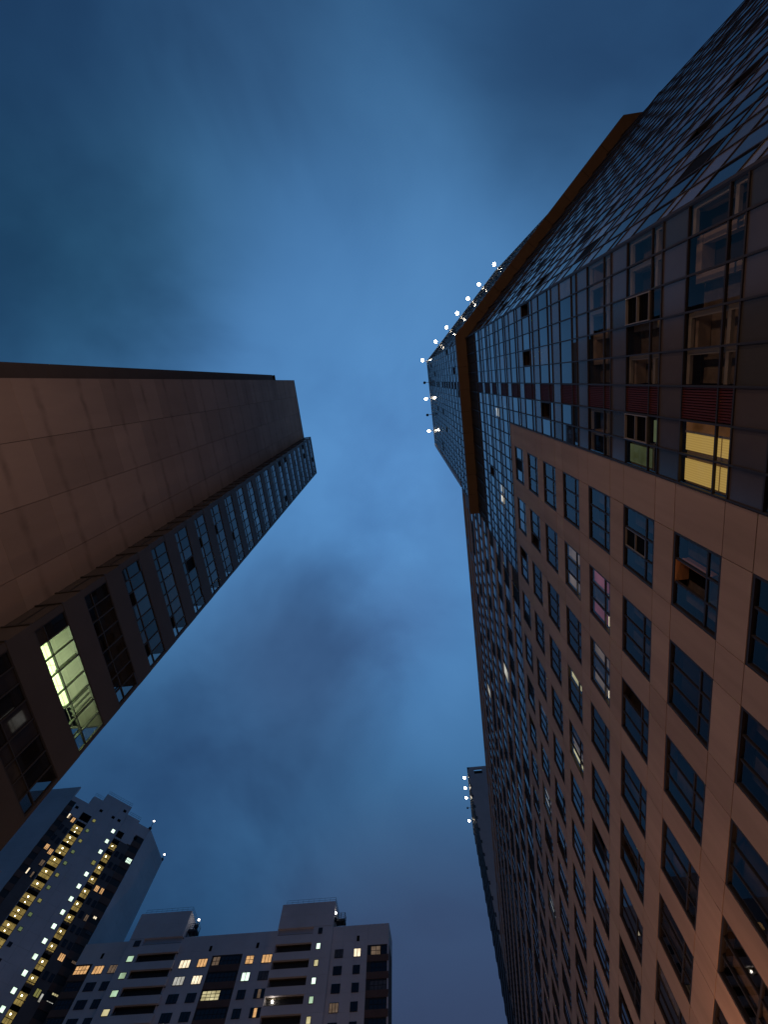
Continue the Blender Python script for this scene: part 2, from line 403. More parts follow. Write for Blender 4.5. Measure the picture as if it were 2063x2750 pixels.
for F, u0, u1 in ((FM, -2.6, YE), (F2, .4, L2)):
    n = int((u1 - u0) / 2.4)
    for i in range(1, n + 1):
        u = u0 + (u1 - u0) * i / (n + 1); b.box(F, u - .014, u + .014, 47.985, 47.999, .05, off - .002, 'joint'); b.box(F, u - .014, u + .014, 48.0, 48.55, off + .001, off + .006, 'joint')
b.build('cornice', hr)
b = MB()
for F, u0, u1 in ((FM, -3.05, YE), (F2, 0, L2)): b.box(F, u0, u1, 101.62, HT, -.4, .04, 'frame')
b.build('roof_edge', hr)
b = MB(); b.abox(X0 - .06, X0 + .75, 14.12, YE + .10, 61.2, HT, 'pale_metal'); b.abox(X0 + .75, 30, YE - .10, YE + .08, 61.2, HT, 'grey_metal')
b.build('end_wall', hr)

# beige wing: panels around window openings
PW, WW, W0 = 3.437, 2.30, 5.05
NJ = 28
vs = [3.66, W0]
for j in range(NJ):
    vs += [W0 + PW * j + WW]
    if j < NJ - 1: vs += [W0 + PW * (j + 1)]
vs = [v for v in vs if v < YW] + [YW]
zs = [GZ]
for k in range(-3, 7): zs += [10.65 + 3 * k, 12.64 + 3 * k]
zs += [31.52]
wl = MB(); gp = .0125
for a, (u0, u1) in enumerate(zip(vs, vs[1:])):
    isw = a % 2 == 1 and a // 2 < NJ
    for z0, z1 in zip(zs, zs[1:]):
        wi = any(abs(z0 - (10.65 + 3 * k)) < .01 for k in range(-3, 7))
        if isw and wi: continue
        wl.box(FM, u0 + gp, u1 - gp, z0 + gp, z1 - gp, -.16, R.uniform(-.002, .002), R.choice(['beige', 'beige', 'beige_b', 'beige_c']))
        wl.box(FM, u0, u1, z0, z1, -.2, -.165, 'joint')
wl.build('facade_panels', hr)
fs = MB()
for k in range(-4, 7): fs.box(FM, 3.66, YW, 12.72 + 3 * k, 13.58 + 3 * k, -1.28, -.21, 'room')
fs.build('floor_slabs', hr)
LITW = {(1, 3): ('lit_dimwarm', 'mix'), (1, 2): ('lit_pink', 'mix'), (2, 2): ('lit_dimwarm', 'mix'), (3, 3): ('lit_cream', 'first'), (4, 3): ('lit_cream', 'last'), (7, 5): ('lit_white', 'all'), (5, 5): ('lit_dimwarm', 'first'), (10, 5): ('lit_white', 'all'), (0, 0): ('reveal', 'open')}
def wing_window(fr, pn, j, k):
    u0 = W0 + PW * j; u1 = u0 + WW; z0 = 10.65 + 3 * k; z1 = z0 + 1.99
    zt = z0 + .56
    cs = [u0 + .07 + (WW - .14) * q / 3 for q in range(4)]
    fr.box(FM, u0, u1, z0, z0 + .07, -.16, -.012, 'frame'); fr.box(FM, u0, u1, z1 - .07, z1, -.16, -.012, 'frame')
    fr.box(FM, u0, u0 + .07, z0 + .07, z1 - .07, -.16, -.013, 'frame'); fr.box(FM, u1 - .07, u1, z0 + .07, z1 - .07, -.16, -.013, 'frame')
    for q in (1, 2): fr.box(FM, cs[q] - .024, cs[q] + .024, z0 + .07, z1 - .07, -.13, -.04, 'frame')
    for q in range(3): fr.box(FM, cs[q] + .03, cs[q + 1] - .03, zt - .03, zt + .03, -.12, -.045, 'frame')
    lit = LITW.get((j, k)); near = j < 5 and k < 6
    opn = R.choice([0, 1, 2]) if R.random() < .13 else -1
    if lit: opn = 1 if lit[1] == 'open' else -1
    louv = (j, k) == (0, 1)
    for q in range(3):
        for i, (a, b_) in enumerate(((z0 + .07, zt), (zt, z1 - .07))):
            A, B = cs[q], cs[q + 1]
            on = lit and lit[1] in ('all', 'mix') or (lit and lit[1] == 'first' and q == 0) or (lit and lit[1] == 'last' and q > 0)
            if louv and q == 1 and i == 1:
                for f in range(16):
                    zq = a + .03 + (b_ - a - .06) * f / 16; fr.box(FM, A + .05, B - .05, zq, zq + .05, -.13, -.09, 'black')
                for (p0, p1, q0, q1) in ((A + .03, A + .055, a, b_), (B - .055, B - .03, a, b_), (A + .055, B - .055, (a + b_) / 2 - .012, (a + b_) / 2 + .012), (A + .055, B - .055, a + .03, a + .055), (A + .055, B - .055, b_ - .03, b_ - .005)):
                    fr.box(FM, p0, p1, q0, q1, -.12, -.045, 'frame_light')
                fr.box(FM, A + .03, B - .03, a, b_, -.16, -.14, 'black'); continue
            if q == opn and i == 1:
                fr.box(FM, A + .03, B - .03, a, b_ + .25, -.46, -.43, 'black')
                fr.box(FM, A + .035, A + .09, a + .051, b_ - .03, -.42, -.1, 'reveal_lamplit' if lit else 'frame')
                if lit: fr.box(FM, A + .035, B - .03, b_ - .03, b_, -.42, -.05, 'reveal_lamplit')
                fr.box(FM, A + .035, B - .03, a, a + .05, -.42, -.06, 'reveal' if lit else 'frame')
                continue
            if on:
                mm = lit[0]
                if lit[1] == 'mix' and (q + i) % 3 == 2: mm = 'lit_bright' if i == 0 and q == 2 else 'curtain'
                if lit[1] == 'last' and q == 1: mm = 'lit_dimwarm'
                pn.pane(FM, A, B, a, b_, -.075, 'clear_room'); fr.pane(FM, A + .16, B - .03, a + .02, b_, -.20, mm, 0); fr.pane(FM, A, B, a, b_, -.24, 'reveal', 0)
            elif near:
                pn.pane(FM, A, B, a, b_, -.075, 'clear')
                cur = ((j * 5 + k * 11) % 4 != 1)
                fr.pane(FM, A, B, a, b_ + .1, -.45, 'curtain' if cur and q != 1 else ('room' if (j + k) % 2 else 'black'), 0)
                if i == 1 and q == 0: fr.box(FM, u0 + .07, u0 + .17, z0 + .07, z1 - .07, -.44, -.17, 'reveal')
                if i == 0: fr.box(FM, A, B, z0 + .02, z0 + .10, -.44, -.17, 'reveal')
            else:
                pn.pane(FM, A, B, a, b_, -.075, 'black' if R.random() < .13 else R.choice(GL))
cells = [(j, k) for j in range(NJ - 1) for k in range(-3, 7)]
def key(c_):
    y = W0 + PW * c_[0] + 1; z = 11.6 + 3 * c_[1]
    vis = z / math.hypot(y, X0) > .42
    return (0 if vis else 1, y * y + z * z)
cells.sort(key=key)
for n_, (j, k) in enumerate(cells[:99]):
    fr, pn = MB(), MB(); wing_window(fr, pn, j, k)
    o = fr.build('window', hr, 'window with lit interior' if (j, k) in LITW and (j, k) != (0, 0) else None); pn.build('pane', o)
fr = MB()
for j, k in cells[99:]: wing_window(fr, fr, j, k)
o = fr.build('window_rows', hr); o['kind'] = 'stuff'
# ribbon floors of the wing above, transition bay, slotted parapet
b, pn, fr = MB(), MB(), MB()
YR = 16.05
nr = 62
for k in range(7, 15):
    zb = 10.65 + 3 * k
    b.box(FM, YR, YW, zb + 2.10, zb + 2.93, -.2, .045, 'beige_skylit')
    for i in range(nr):
        u0 = YR + (YW - YR) * i / nr; u1 = YR + (YW - YR) * (i + 1) / nr
        fr.box(FM, u0 - .03, u0 + .03, zb - .07, zb + 2.10, -.12, .03, 'frame')
        if R.random() < .28: pn.pane(FM, u0, u1, zb - .07, zb + 2.10, -.04, 'black', 0)
        elif (k, i) in ((13, 16), (9, 8)): pn.pane(FM, u0, u1, zb + .2, zb + 2.0, -.03, 'lit_white', 0)
        else: pn.pane(FM, u0, u1, zb - .07, zb + 2.10, -.03, R.choice(GL))
    fr.box(FM, YR, YW, zb - .05, zb + .02, -.12, -.006, 'frame'); fr.box(FM, YR, YW, zb + .55, zb + .6, -.12, -.012, 'frame')
o = b.build('spandrel_bands', hr)
o = fr.build('ribbon_windows', hr); pn.build('glass_panes', o)
b = MB()
for k in range(7, 15):
    zb = 10.65 + 3 * k
    b.box(FM, YE + .03, YR - .03, zb - .04, zb + 1.0, -.2, -.03, 'plant_panel'); b.box(FM, YE + .03, YR - .03, zb + 1.04, zb + 1.98, -.2, -.03, R.choice(['plant_panel', 'spandrel_b']))
    b.box(FM, YE + .03, YR - .03, zb + 2.05, zb + 2.95, -.2, 0.004, 'beige_skylit')
b.build('transition_bay', hr)
b = MB()
zs_ = [(55.6, 56.0), (57.5, 58.6), (60.2, HW)]
for z0, z1 in zs_: b.box(FM, YE + .2, YW, z0, z1, -.3, 0, 'beige_skylit')
y = YE + .2; row = 0
for (z0, z1, ph) in ((56.0, 57.5, 1.2), (58.6, 60.2, 0.0)):
    y = YE + .2 + ph; b.box(FM, YE + .2, y + .4, z0, z1, -.3, 0, 'beige_skylit'); y += .4
    while y < YW - 8:
        b.box(FM, y + 6.2, y + 7.0, z0, z1, -.3, 0, 'beige_skylit'); b.box(FM, y, y + 6.2, z0, z1, -.55, -.5, 'black'); y += 7.0
b.build('slotted_parapet', hr)

# ------------------------------------------------------------------ the twin far down the street
ft = thing('high_rise', (X0, 102, GZ), 'far high-rise with pale grey end wall beyond the long beige wing', 'building')
b = MB(); b.prism([(X0 + .4, 102.5), (26, 102.5), (26, 124.6), (X0 + .4, 124.6)], GZ, HT - 1, 'room'); b.build('building_core', ft)
FE = Fac((X0, 102.1, 0), (1, 0, 0), (0, -1, 0)); FT = Fac((X0, 0, 0), (0, 1, 0), (-1, 0, 0))
b = MB(); hx0, hx1, hz0, hz1 = 1.65, 3.75, 100.3, 101.9
for u0, u1 in ((0, hx0), (hx1, 9), (9, 18)): b.box(FE, u0, u1 - .02, 96, HT, -.4, 0, 'pale_metal')
b.box(FE, hx0, hx1, 96, hz0, -.4, 0, 'pale_metal'); b.box(FE, hx0, hx1, hz1, HT, -.4, 0, 'pale_metal'); b.box(FE, hx0 - .1, hx1 + .1, hz0 + .6, hz1 + .2, -3, -2.8, 'black')
for k in range(32):
    for q in range(4): b.box(FE, q * 4.5, q * 4.5 + 4.48, 3 * k, 3 * k + 2.985, -.4, R.uniform(-.01, 0), 'pale_metal')
b.build('end_wall', ft)
b, pn = MB(), MB()
for k in range(0, 34):
    zb = .6 + 3 * k
    b.box(FT, 102.1, 125, zb - .4, zb + .4, -.3, .03, 'dark_panel')
    for i in range(14):
        u0 = 102.2 + i * 1.62; pn.pane(FT, u0, u0 + 1.62, zb + .4, zb + 2.6, -.06, R.choice(GL)); b.box(FT, u0 - .05, u0 + .05, zb + .4, zb + 2.6, -.2, .02, 'frame')
o = b.build('curtain_wall', ft); pn.build('glass_panes', o)
b = MB(); b.box(FT, 102.1, 125, HT - .7, HT, -.4, .06, 'frame'); b.build('roof_edge', ft)
b = MB(); b.prism([(X0 - .93, 102), (X0 - .93, 125.1), (X0 + .3, 125.1), (X0 + .3, 102)], 48.0, 48.5, 'cornice'); b.build('cornice', ft)

# ------------------------------------------------------------------ roof-edge floodlights
def flood(head, base, lit, label):
    t = thing('floodlight', base, label, 'floodlight', 'floodlights on arms along the roof edges')
    h = Vector(head); bs = Vector(base)
    a = MB(); a.tube(bs - (h - bs) * .25 + Vector((0, 0, .25)), h + Vector((0, 0, .22)), .055, 'metal', 6); a.tube(bs + Vector((0, 0, -.3)), bs + Vector((0, 0, .3)), .05, 'metal', 6); a.build('arm', t)
    a = MB(); a.tube(h + Vector((0, 0, .05)), h + Vector((0, 0, .34)), .30, 'metal', 10, .16); o = a.build('lamp_housing', t)
    a = MB()
    if lit: a.ball(h + Vector((0, 0, -.06)), .29, 'lamp_white', 10, 6)
    else: a.tube(h + Vector((0, 0, .0)), h + Vector((0, 0, .045)), .27, 'black', 10)
    a.build('lens', t)
ordn = ['nearest the top of the picture', 'second from the top', 'third from the top', 'fourth from the top', 'fifth from the top', 'sixth from the top']
fl = [(22.57, -19.6), (19.3, -16.4), (16.87, -14.0), (14.48, -11.53), (12.04, -9.12), (9.57, -6.67)]
for (x, y), nm in zip(fl, ordn):
    dd = (x + y - 4.28) * s45
    flood((x, y, 103.0), (x - dd * s45 + .03, y - dd * s45 + .03, 102.8), True, 'lit floodlight on the slanting glass roof edge, ' + nm)
flood((6.5, -3.37, 103.0), (X0 + .05, -3.0, 102.8), True, 'lit floodlight at the roof corner of the glass high-rise')
flood((6.37, 4.57, 103.0), (X0 + .05, 4.57, 102.8), True, 'lit floodlight on the street-side roof edge between two dark lamps')
flood((6.29, 11.45, 103.0), (X0 + .05, 11.45, 102.8), True, 'lit floodlight on the street-side roof edge, last before the roof ends')
flood((6.45, 1.21, 103.0), (X0 + .05, 1.21, 102.8), False, 'unlit dark floodlight next to the roof corner of the glass high-rise')
flood((6.36, 8.0, 103.0), (X0 + .05, 8.0, 102.8), False, 'unlit dark floodlight between two lit ones on the street-side roof edge')
for (x, y, l, nm) in ((6.33, 105.8, True, 'first lit floodlight below the roof corner of the far high-rise'), (6.32, 109.3, True, 'second lit floodlight below the roof corner of the far high-rise'), (6.28, 112.8, True, 'third lit floodlight below the roof corner of the far high-rise'), (6.4, 116.5, False, 'unlit dark floodlight on the far high-rise roof edge'), (6.42, 120.9, True, 'lowest lit floodlight on the far high-rise, apart from the other three')):
    flood((x, y, 103.0), (X0 + .05, y, 102.8), l, nm)

# ------------------------------------------------------------------ office block on the left
XB, XW, XR = -18.6, -17.2, -22.0
of = thing('office_block', (XB, 6, GZ), 'tall office block with blank stained wall and one window band lit green', 'building')
FB = Fac((XB, 0, 0), (0, 1, 0), (1, 0, 0)); FW_ = Fac((XW, 0, 0), (0, 1, 0), (1, 0, 0)); FR = Fac((XR, 0, 0), (0, 1, 0), (1, 0, 0))
HB = 90.2; YL, YM, YRt = -2.55, 8.25, 15.38
b = MB(); b.abox(-46, XB - .2, YL + .2, YM - .2, GZ, HB - .4, 'room'); b.abox(-46, XB - .4, YM - .2, 13.9, 23.7, HB - .4, 'room'); b.abox(-46, XB - .4, YM - .2, 13.9, GZ, 16.5, 'room'); b.abox(-46, -24, YM - .2, 13.9, 16.5, 23.7, 'room'); b.abox(-24, XB - .4, YM - .2, 9.2, 16.5, 23.7, 'room'); b.build('building_core', of)
b = MB()
js = [YL, 0.47, 3.50, 6.53, YM]
zz_ = [GZ] + [2.0 + 3.54 * i for i in range(25)] + [HB]
for u0, u1 in zip(js, js[1:]):
    for z0, z1 in zip(zz_, zz_[1:]): b.box(FB, u0 + .012, u1 - .012, z0 + .004, z1 - .004, -.18, R.uniform(-.004, .004), R.choice(['stained', 'stained_dark', 'stained_light']))
    b.box(FB, u0, u1, GZ, HB - .05, -.22, -.185, 'joint')
b.box(FB, YL, YM, HB + .004, HB + .18, -.5, .05, 'office_frame')
b.build('blank_wall', of)
b = MB()
for i in range(25):
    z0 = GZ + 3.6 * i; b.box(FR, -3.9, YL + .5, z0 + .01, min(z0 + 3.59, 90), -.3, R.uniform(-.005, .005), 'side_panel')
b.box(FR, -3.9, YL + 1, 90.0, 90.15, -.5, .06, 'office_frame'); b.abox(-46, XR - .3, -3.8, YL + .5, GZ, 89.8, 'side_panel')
b.build('side_wall', of)
# window front: spandrels, piers, bands, return face
b = MB()
PIT = 3.44; Zb = 18.16; BH = 2.0
nb0, nb1 = -5, 20
for k in range(nb0, nb1 + 1):
    z0 = Zb + PIT * k
    top = z0; bot = z0 - (PIT - BH)
    b.box(FW_, YM, YRt, max(bot, GZ), top, -1.3, 0, 'office_dark')
    b.box(FW_, YM, 8.63, z0, z0 + BH, -.35, -.012, 'office_dark'); b.box(FW_, 15.23, YRt, z0, z0 + BH, -.14, -.012, 'office_dark')
    if bot > 16: b.abox(-40, XW - 1.3, 13.9, YRt - .02, bot + .02, top - .02, 'office_dark')
b.box(FW_, YM, YRt, Zb + PIT * nb1 + BH, HB - .1, -1.3, 0, 'office_dark')
for k in range(1, 10): b.box(FW_, YM + .8 * k - .01, YM + .8 * k + .01, Zb + PIT * nb1 + BH, HB - .1, .001, .012, 'joint')
b.build('spandrels', of)
b = MB()                                                          # return face with its stacked panels and thin ribs
FRt = Fac((XB, YM, 0), (1, 0, 0), (0, -1, 0))
for k in range(nb0, nb1 + 1):
    z0 = Zb + PIT * k
    b.box(FRt, .05, 1.38, z0 + .1, z0 + BH - .1, .0, .02, 'spandrel_b'); b.box(FRt, .0, 1.4, z0 - .07, z0 + .02, .0, .07, 'office_frame'); b.box(FRt, .0, 1.4, z0 + BH - .02, z0 + BH + .07, .0, .07, 'office_frame')
    b.box(FRt, .0, 1.4, z0 + BH + .075, z0 + PIT - .075, .0, .012, 'office_dark'); b.box(FRt, .66, .70, z0 + .1, z0 + BH - .1, .02, .05, 'office_frame')
b.build('return_face', of)
YC = [8.63, 9.39, 10.18, 11.02, 11.97, 12.78, 13.64, 14.45, 15.19]
for k in range(nb0, nb1 + 1):
    z0 = Zb + PIT * k; z1 = z0 + BH; zt = z0 + .59
    fr, pn = MB(), MB()
    for i, y in enumerate(YC): fr.box(FW_, y - .026, y + .026, z0, z1, -.14, -.012, 'office_frame')
    fr.box(FW_, YC[0], YC[-1], zt - .024, zt + .024, -.13, -.016, 'office_frame'); fr.box(FW_, YC[0], YC[-1], z0 + .001, z0 + .06, -.13, -.014, 'office_frame'); fr.box(FW_, YC[0], YC[-1], z1 - .06, z1 - .001, -.13, -.014, 'office_frame')
    for i in range(8):
        for r, (a, c_) in enumerate(((z0, zt), (zt, z1))):
            if i == 7: mt = 'clear'
            elif k in (0, 1) and i > 0: mt = 'clear_room' if k == 0 else 'clear'
            else: mt = 'black' if R.random() < .07 else R.choice(['glass_l', 'glass_l', 'glass_l', 'glass_b', 'glass_lb'] if k < 8 else GL)
            pn.pane(FW_, YC[i], YC[i + 1], a, c_, -.06, mt, .004)
            if mt == 'black' or (r == 1 and R.random() < .05): fr.box(FW_, YC[i] + .04, YC[i + 1] - .04, c_ - .16, c_ - .06, -.1, .02, 'office_frame')
    if k == 0:
        for q in range(3): y = 12.98 + q * .28; fr.box(FW_, y - .02, y + .02, zt, z1, -.25, -.13, 'office_frame')
        fr.box(FW_, 10.98, 11.06, zt, z1, -.25, -.018, 'office_frame')
    for q in range(4): fr.abox(XW - 1.3 - 1.2 * q, XW - 1.24 - 1.2 * q, YRt - .14, YRt - .06, z0, z1, 'office_frame')
    pn.poly([(XW - .05, YRt - .1, z0), (XW - 4, YRt - .1, z0), (XW - 4, YRt - .1, z1), (XW - .05, YRt - .1, z1)], 'clear_dim')
    o = fr.build('window_band', of, 'window band lit pale green from inside' if k == 0 else None); pn.build('pane', o)
# the lit room
b = MB()
x1, xb = XW - .36, -23.8
zc = Zb + BH + .02
b.poly([(xb, 9.3, zc), (x1, 9.3, zc), (x1, 15.2, zc), (xb, 15.2, zc)], 'room_green')
b.poly([(xb, 9.3, Zb), (xb, 15.2, Zb), (xb, 15.2, zc), (xb, 9.3, zc)], 'room_green')
b.poly([(xb, 9.32, Zb), (x1, 9.32, Zb), (x1, 9.32, zc), (xb, 9.32, zc)], 'room_green')
b.poly([(xb, 9.3, Zb + .01), (x1, 9.3, Zb + .01), (x1, 15.2, Zb + .01), (xb, 15.2, Zb + .01)], 'room_green')
for y in (10.35, 11.5, 12.7, 14.0): b.abox(xb, x1, y - .012, y + .012, zc - .018, zc - .004, 'grey_zone')
for x in (-18.9, -20.1, -21.5): b.abox(x - .01, x + .01, 9.35, 15.15, zc - .016, zc - .006, 'grey_zone')
o = b.build('lit_room', of, 'room lit pale green behind the window band')
b = MB(); b.abox(-18.6, -18.3, 9.6, 14.2, Zb + .25, Zb + .32, 'added_uplight'); b.abox(-20.4, -20.1, 9.6, 14.2, Zb + .45, Zb + .52, 'added_uplight'); b.build('added_light_strips', o)  # glowing strips added out of sight near the floor to brighten the ceiling

# ------------------------------------------------------------------ apartment block facing the camera at the bottom
DA = 112.0
ab = thing('apartment_block', (-48, DA, GZ), 'wide pale apartment block with two stair towers and dark balcony slots, at the bottom', 'building')
FA = Fac((0, DA, 0), (1, 0, 0), (0, -1, 0)); q_ = lambda v: v * DA
wp = .0258 * DA
def lit_or(kind): return kind
def awin(F, par, u0, u1, z0, z1, mat, nx=2, nz=1, out=.06, kind='window', lab=None):
    f, p = MB(), MB(); fw = min(.07, (u1 - u0) * .08)
    f.box(F, u0, u1, z0, z0 + fw, -.1, out, 'frame'); f.box(F, u0, u1, z1 - fw, z1, -.1, out, 'frame')
    f.box(F, u0, u0 + fw, z0 + fw, z1 - fw, -.1, out, 'frame'); f.box(F, u1 - fw, u1, z0 + fw, z1 - fw, -.1, out, 'frame')
    for i in range(1, nx): u = u0 + (u1 - u0) * i / nx; f.box(F, u - fw * .7, u + fw * .7, z0 + fw, z1 - fw, -.1, out - .004, 'frame')
    for i in range(1, nz):
        z = z0 + (z1 - z0) * i / nz
        for j in range(nx):
            f.box(F, u0 + (u1 - u0) * j / nx + fw, u0 + (u1 - u0) * (j + 1) / nx - fw, z - fw * .6, z + fw * .6, -.1, out - .006, 'frame')
    for i in range(nx):
        a = u0 + (u1 - u0) * i / nx; c_ = u0 + (u1 - u0) * (i + 1) / nx
        mm = mat[i % len(mat)] if isinstance(mat, (list, tuple)) else mat
        p.pane(F, a, c_, z0, z1, out - .025, mm, 0)
    o = f.build(kind, par, lab); p.build('pane', o); return o
def sl(F, b, u0, u1, z0, z1, d0, d1, mat, nu, nz):
    """a slab front split into prefabricated panels with thin joints"""
    for i in range(nu):
        for j in range(nz):
            b.box(F, u0 + (u1 - u0) * i / nu + .01, u0 + (u1 - u0) * (i + 1) / nu - .01, z0 + (z1 - z0) * j / nz + .01, z0 + (z1 - z0) * (j + 1) / nz - .01, d0, d1 + R.uniform(-.004, .004), mat)
b = MB()
ZR = q_(.651)
def zgrid(b, u0, u1, nu, d=0.0, top=None):
    top = top or ZR; z = top; first = top - q_(.633)
    sl(FA, b, u0, u1, q_(.6255), top, -.3, d, 'white_panel', nu, 1)
    zq = q_(.6255)
    while zq > 3: sl(FA, b, u0, u1, zq - wp, zq, -.3, d, 'white_panel', nu, 1); zq -= wp
for u0, u1, nu in ((-.545, -.471, 3), (-.412, -.353, 3), (-.709, -.656, 2), (-.244, -.173, 3)):
    zgrid(b, q_(u0), q_(u1), nu)
    if u0 != -.244: b.build('wall', ab); b = MB()
for u0, u1 in ((-.173, -.133), (-.471, -.412), (-.745, -.709)): sl(FA, b, q_(u0), q_(u1), q_(.6165), ZR, -.3, 0, 'white_panel', 1, 1)
FS = Fac((q_(-.133), DA, 0), (0, 1, 0), (1, 0, 0)); sl(FS, b, 0, 5.5, 2, ZR, -.3, 0, 'white_panel', 1, 24)
b.build('wall', ab)
b = MB(); b.abox(q_(-.745) + .3, q_(-.133) - .3, DA + .3, DA + 5.5, GZ, ZR - .3, 'roof'); b.build('building_core', ab)
b = MB()
for u0, u1 in ((-.471, -.412), (-.745, -.709), (-.173, -.133)):
    k = 0
    while q_(.6165) - k * wp > 3:
        zt = q_(.6165) - k * wp
        b.box(FA, q_(u0), q_(u1), zt - wp + .001, zt - 1.75, -.3, .03, 'brown_panel'); b.box(FA, q_(u0), q_(u1), zt - 1.751, zt, -.3, -.04, 'office_frame'); k += 1
    if u0 != -.173: b.build('loggia_column', ab); b = MB()
FSb = Fac((q_(-.133), DA, 0), (0, 1, 0), (1, 0, 0)); b.box(FSb, .4, 5.0, 3, q_(.6165), .002, .05, 'brown_panel')
b.build('loggia_column', ab)
# stair towers with balconies
for (u0, u1, top, bl, br, gl) in ((-.353, -.243, .698, -.351, -.281, (-.271, -.263)), (-.656, -.547, .700, -.625, -.545, (-.643, -.630))):
    b = MB(); TP = q_(top)
    FTw = Fac((0, DA - .6, 0), (1, 0, 0), (0, -1, 0)); f_ = (DA - .6) / DA
    U0, U1, BL, BR = [v * (DA - .6) for v in (u0, u1, bl, br)]
    zz = lambda v: v * (DA - .6)
    sl(FTw, b, U0, U1, zz(.654), TP * f_, -.5, 0, 'white_panel', 3, 2)
    b.abox(U0 + .1, U1 - .1, DA - .1, DA + 5, ZR - 2, TP * f_ - .2, 'white_panel')
    k = 0
    while zz(.654) - k * wp > 4:
        zt = zz(.6535) - k * wp; zo = zt - (1.25 if k == 0 else 1.5)
        for (a, c_) in ((U0, BL), (BR, U1)):
            if c_ - a > .1: b.box(FTw, a, c_, zt - wp + .01, zt - .01, -.5, 0, 'white_panel')
        b.box(FTw, BL, BR, zt - wp + .01, zo, -.5, .012, 'white_panel')
        k += 1
    b.abox(U0 + .05, U1 - .05, DA + 1.2, DA + 1.6, 3, ZR + .5, 'balcony_dark')
    b.abox(U1 - .3, U1 - .02, DA - .09, DA + 4.9, 3, TP * f_ - .02, 'white_panel'); b.abox(U0 + .02, U0 + .3, DA - .09, DA + 4.9, 3, TP * f_ - .02, 'white_panel')
    b.build('stair_tower', ab)
    for k in range(0, 8):
        zt = zz(.6535) - k * wp; zo = zt - (1.25 if k == 0 else 1.5)
        c_ = MB(); c_.box(FTw, BL, BR, zt - .12, zt - .012, -1.9, -.51, 'balcony_dark'); c_.box(FTw, BL + .1, BR - .1, zo - .9, zo - .8, -1.9, -.51, 'balcony_dark')
        c_.box(FTw, BL + .02, BR - .02, zo + .001, zo + .05, -.08, .03, 'balcony_dark')
        o = c_.build('balcony', ab)
        c_ = MB()
        for uu in (BL + 1.0, BL + 4.6): c_.box(FTw, uu, uu + .95, zo - .7, zt - .3, -1.86, -1.8, 'black'); c_.box(FTw, uu + 1.1, uu + 2.2, zo + .1, zt - .35, -1.86, -1.8, 'glass_b')
        c_.build('balcony_door', o)
        if k in (1, 2, 3, 4):
            cm = MB(); cm.tube(FTw.p(BL + .25, zo + .1, -.5), FTw.p(BL + .25, zo + .75, -.5), .06, 'frame_light', 6); cm.tube(FTw.p(BL + .45, zo + .25, -.5), FTw.p(BL + .45, zo + .9, -.5), .06, 'frame_light', 6); cm.build('drying_rack', o)
        if k == 4 and u0 == -.353:
            cm = MB(); cm.ball(FTw.p(BL + 1.5, zt - .55, -.6), .22, 'lamp_small', 8, 5); cm.build('balcony_lamp', o)
        mats = ['glass_b', 'lit_coldwhite', 'lit_cream', 'lit_coldwhite', 'lit_mint', 'lit_cream', 'lit_mint', 'lit_mint'] if u0 == -.353 else ['glass_b', 'lit_mint', 'lit_mint', 'lit_mint', 'lit_cream', 'lit_mint', 'lit_mint', 'lit_mint']
        zg = (.651 if k == 0 else .6255 - .0265 * (k - 1)) * (DA - .6)
        awin(FTw, ab, gl[0] * (DA - .6), gl[1] * (DA - .6), zg - 1.15, zg, mats[k], 1)
    # crown railing
    c_ = MB()
    zt = TP * f_
    pts = [(U0 + .8, DA - .4), (U1 - .1, DA - .4), (U1 - .1, DA + 4.6)]
    for (a, e) in zip(pts, pts[1:]):
        for hgt in (.45, .9): c_.tube((a[0], a[1], zt + hgt), (e[0], e[1], zt + hgt), .025, 'metal', 5)
        n = 9
        for i in range(n + 1): x = a[0] + (e[0] - a[0]) * i / n; yy = a[1] + (e[1] - a[1]) * i / n; c_.tube((x, yy, zt - .05), (x, yy, zt + .9), .02, 'metal', 5)
    c_.build('roof_railing', ab)
    c_ = MB(); lx = U1 + .15; zr = ZR
    c_.abox(lx, lx + 2.1, DA + .6, DA + 2.2, zr + 1.5, zr + 1.95, 'metal')
    for (x, yy) in ((lx + .1, DA + .7), (lx + 2.0, DA + .7), (lx + 2.0, DA + 2.1), (lx + 1.1, DA + .7)): c_.tube((x, yy, zr - .3), (x, yy, zr + 3.2), .06, 'metal', 5)
    for hgt in (2.3, 2.7, 3.15):
        c_.tube((lx, DA + .7, zr + hgt), (lx + 2.05, DA + .7, zr + hgt), .03, 'metal', 5); c_.tube((lx + 2.0, DA + .7, zr + hgt), (lx + 2.0, DA + 2.1, zr + hgt), .03, 'metal', 5)
    for i in range(7): c_.tube((lx + .1 + i * .3, DA + .7, zr + 1.9), (lx + .1 + i * .3, DA + .7, zr + 3.15), .02, 'metal', 5)
    c_.build('roof_ladder_platform', ab)
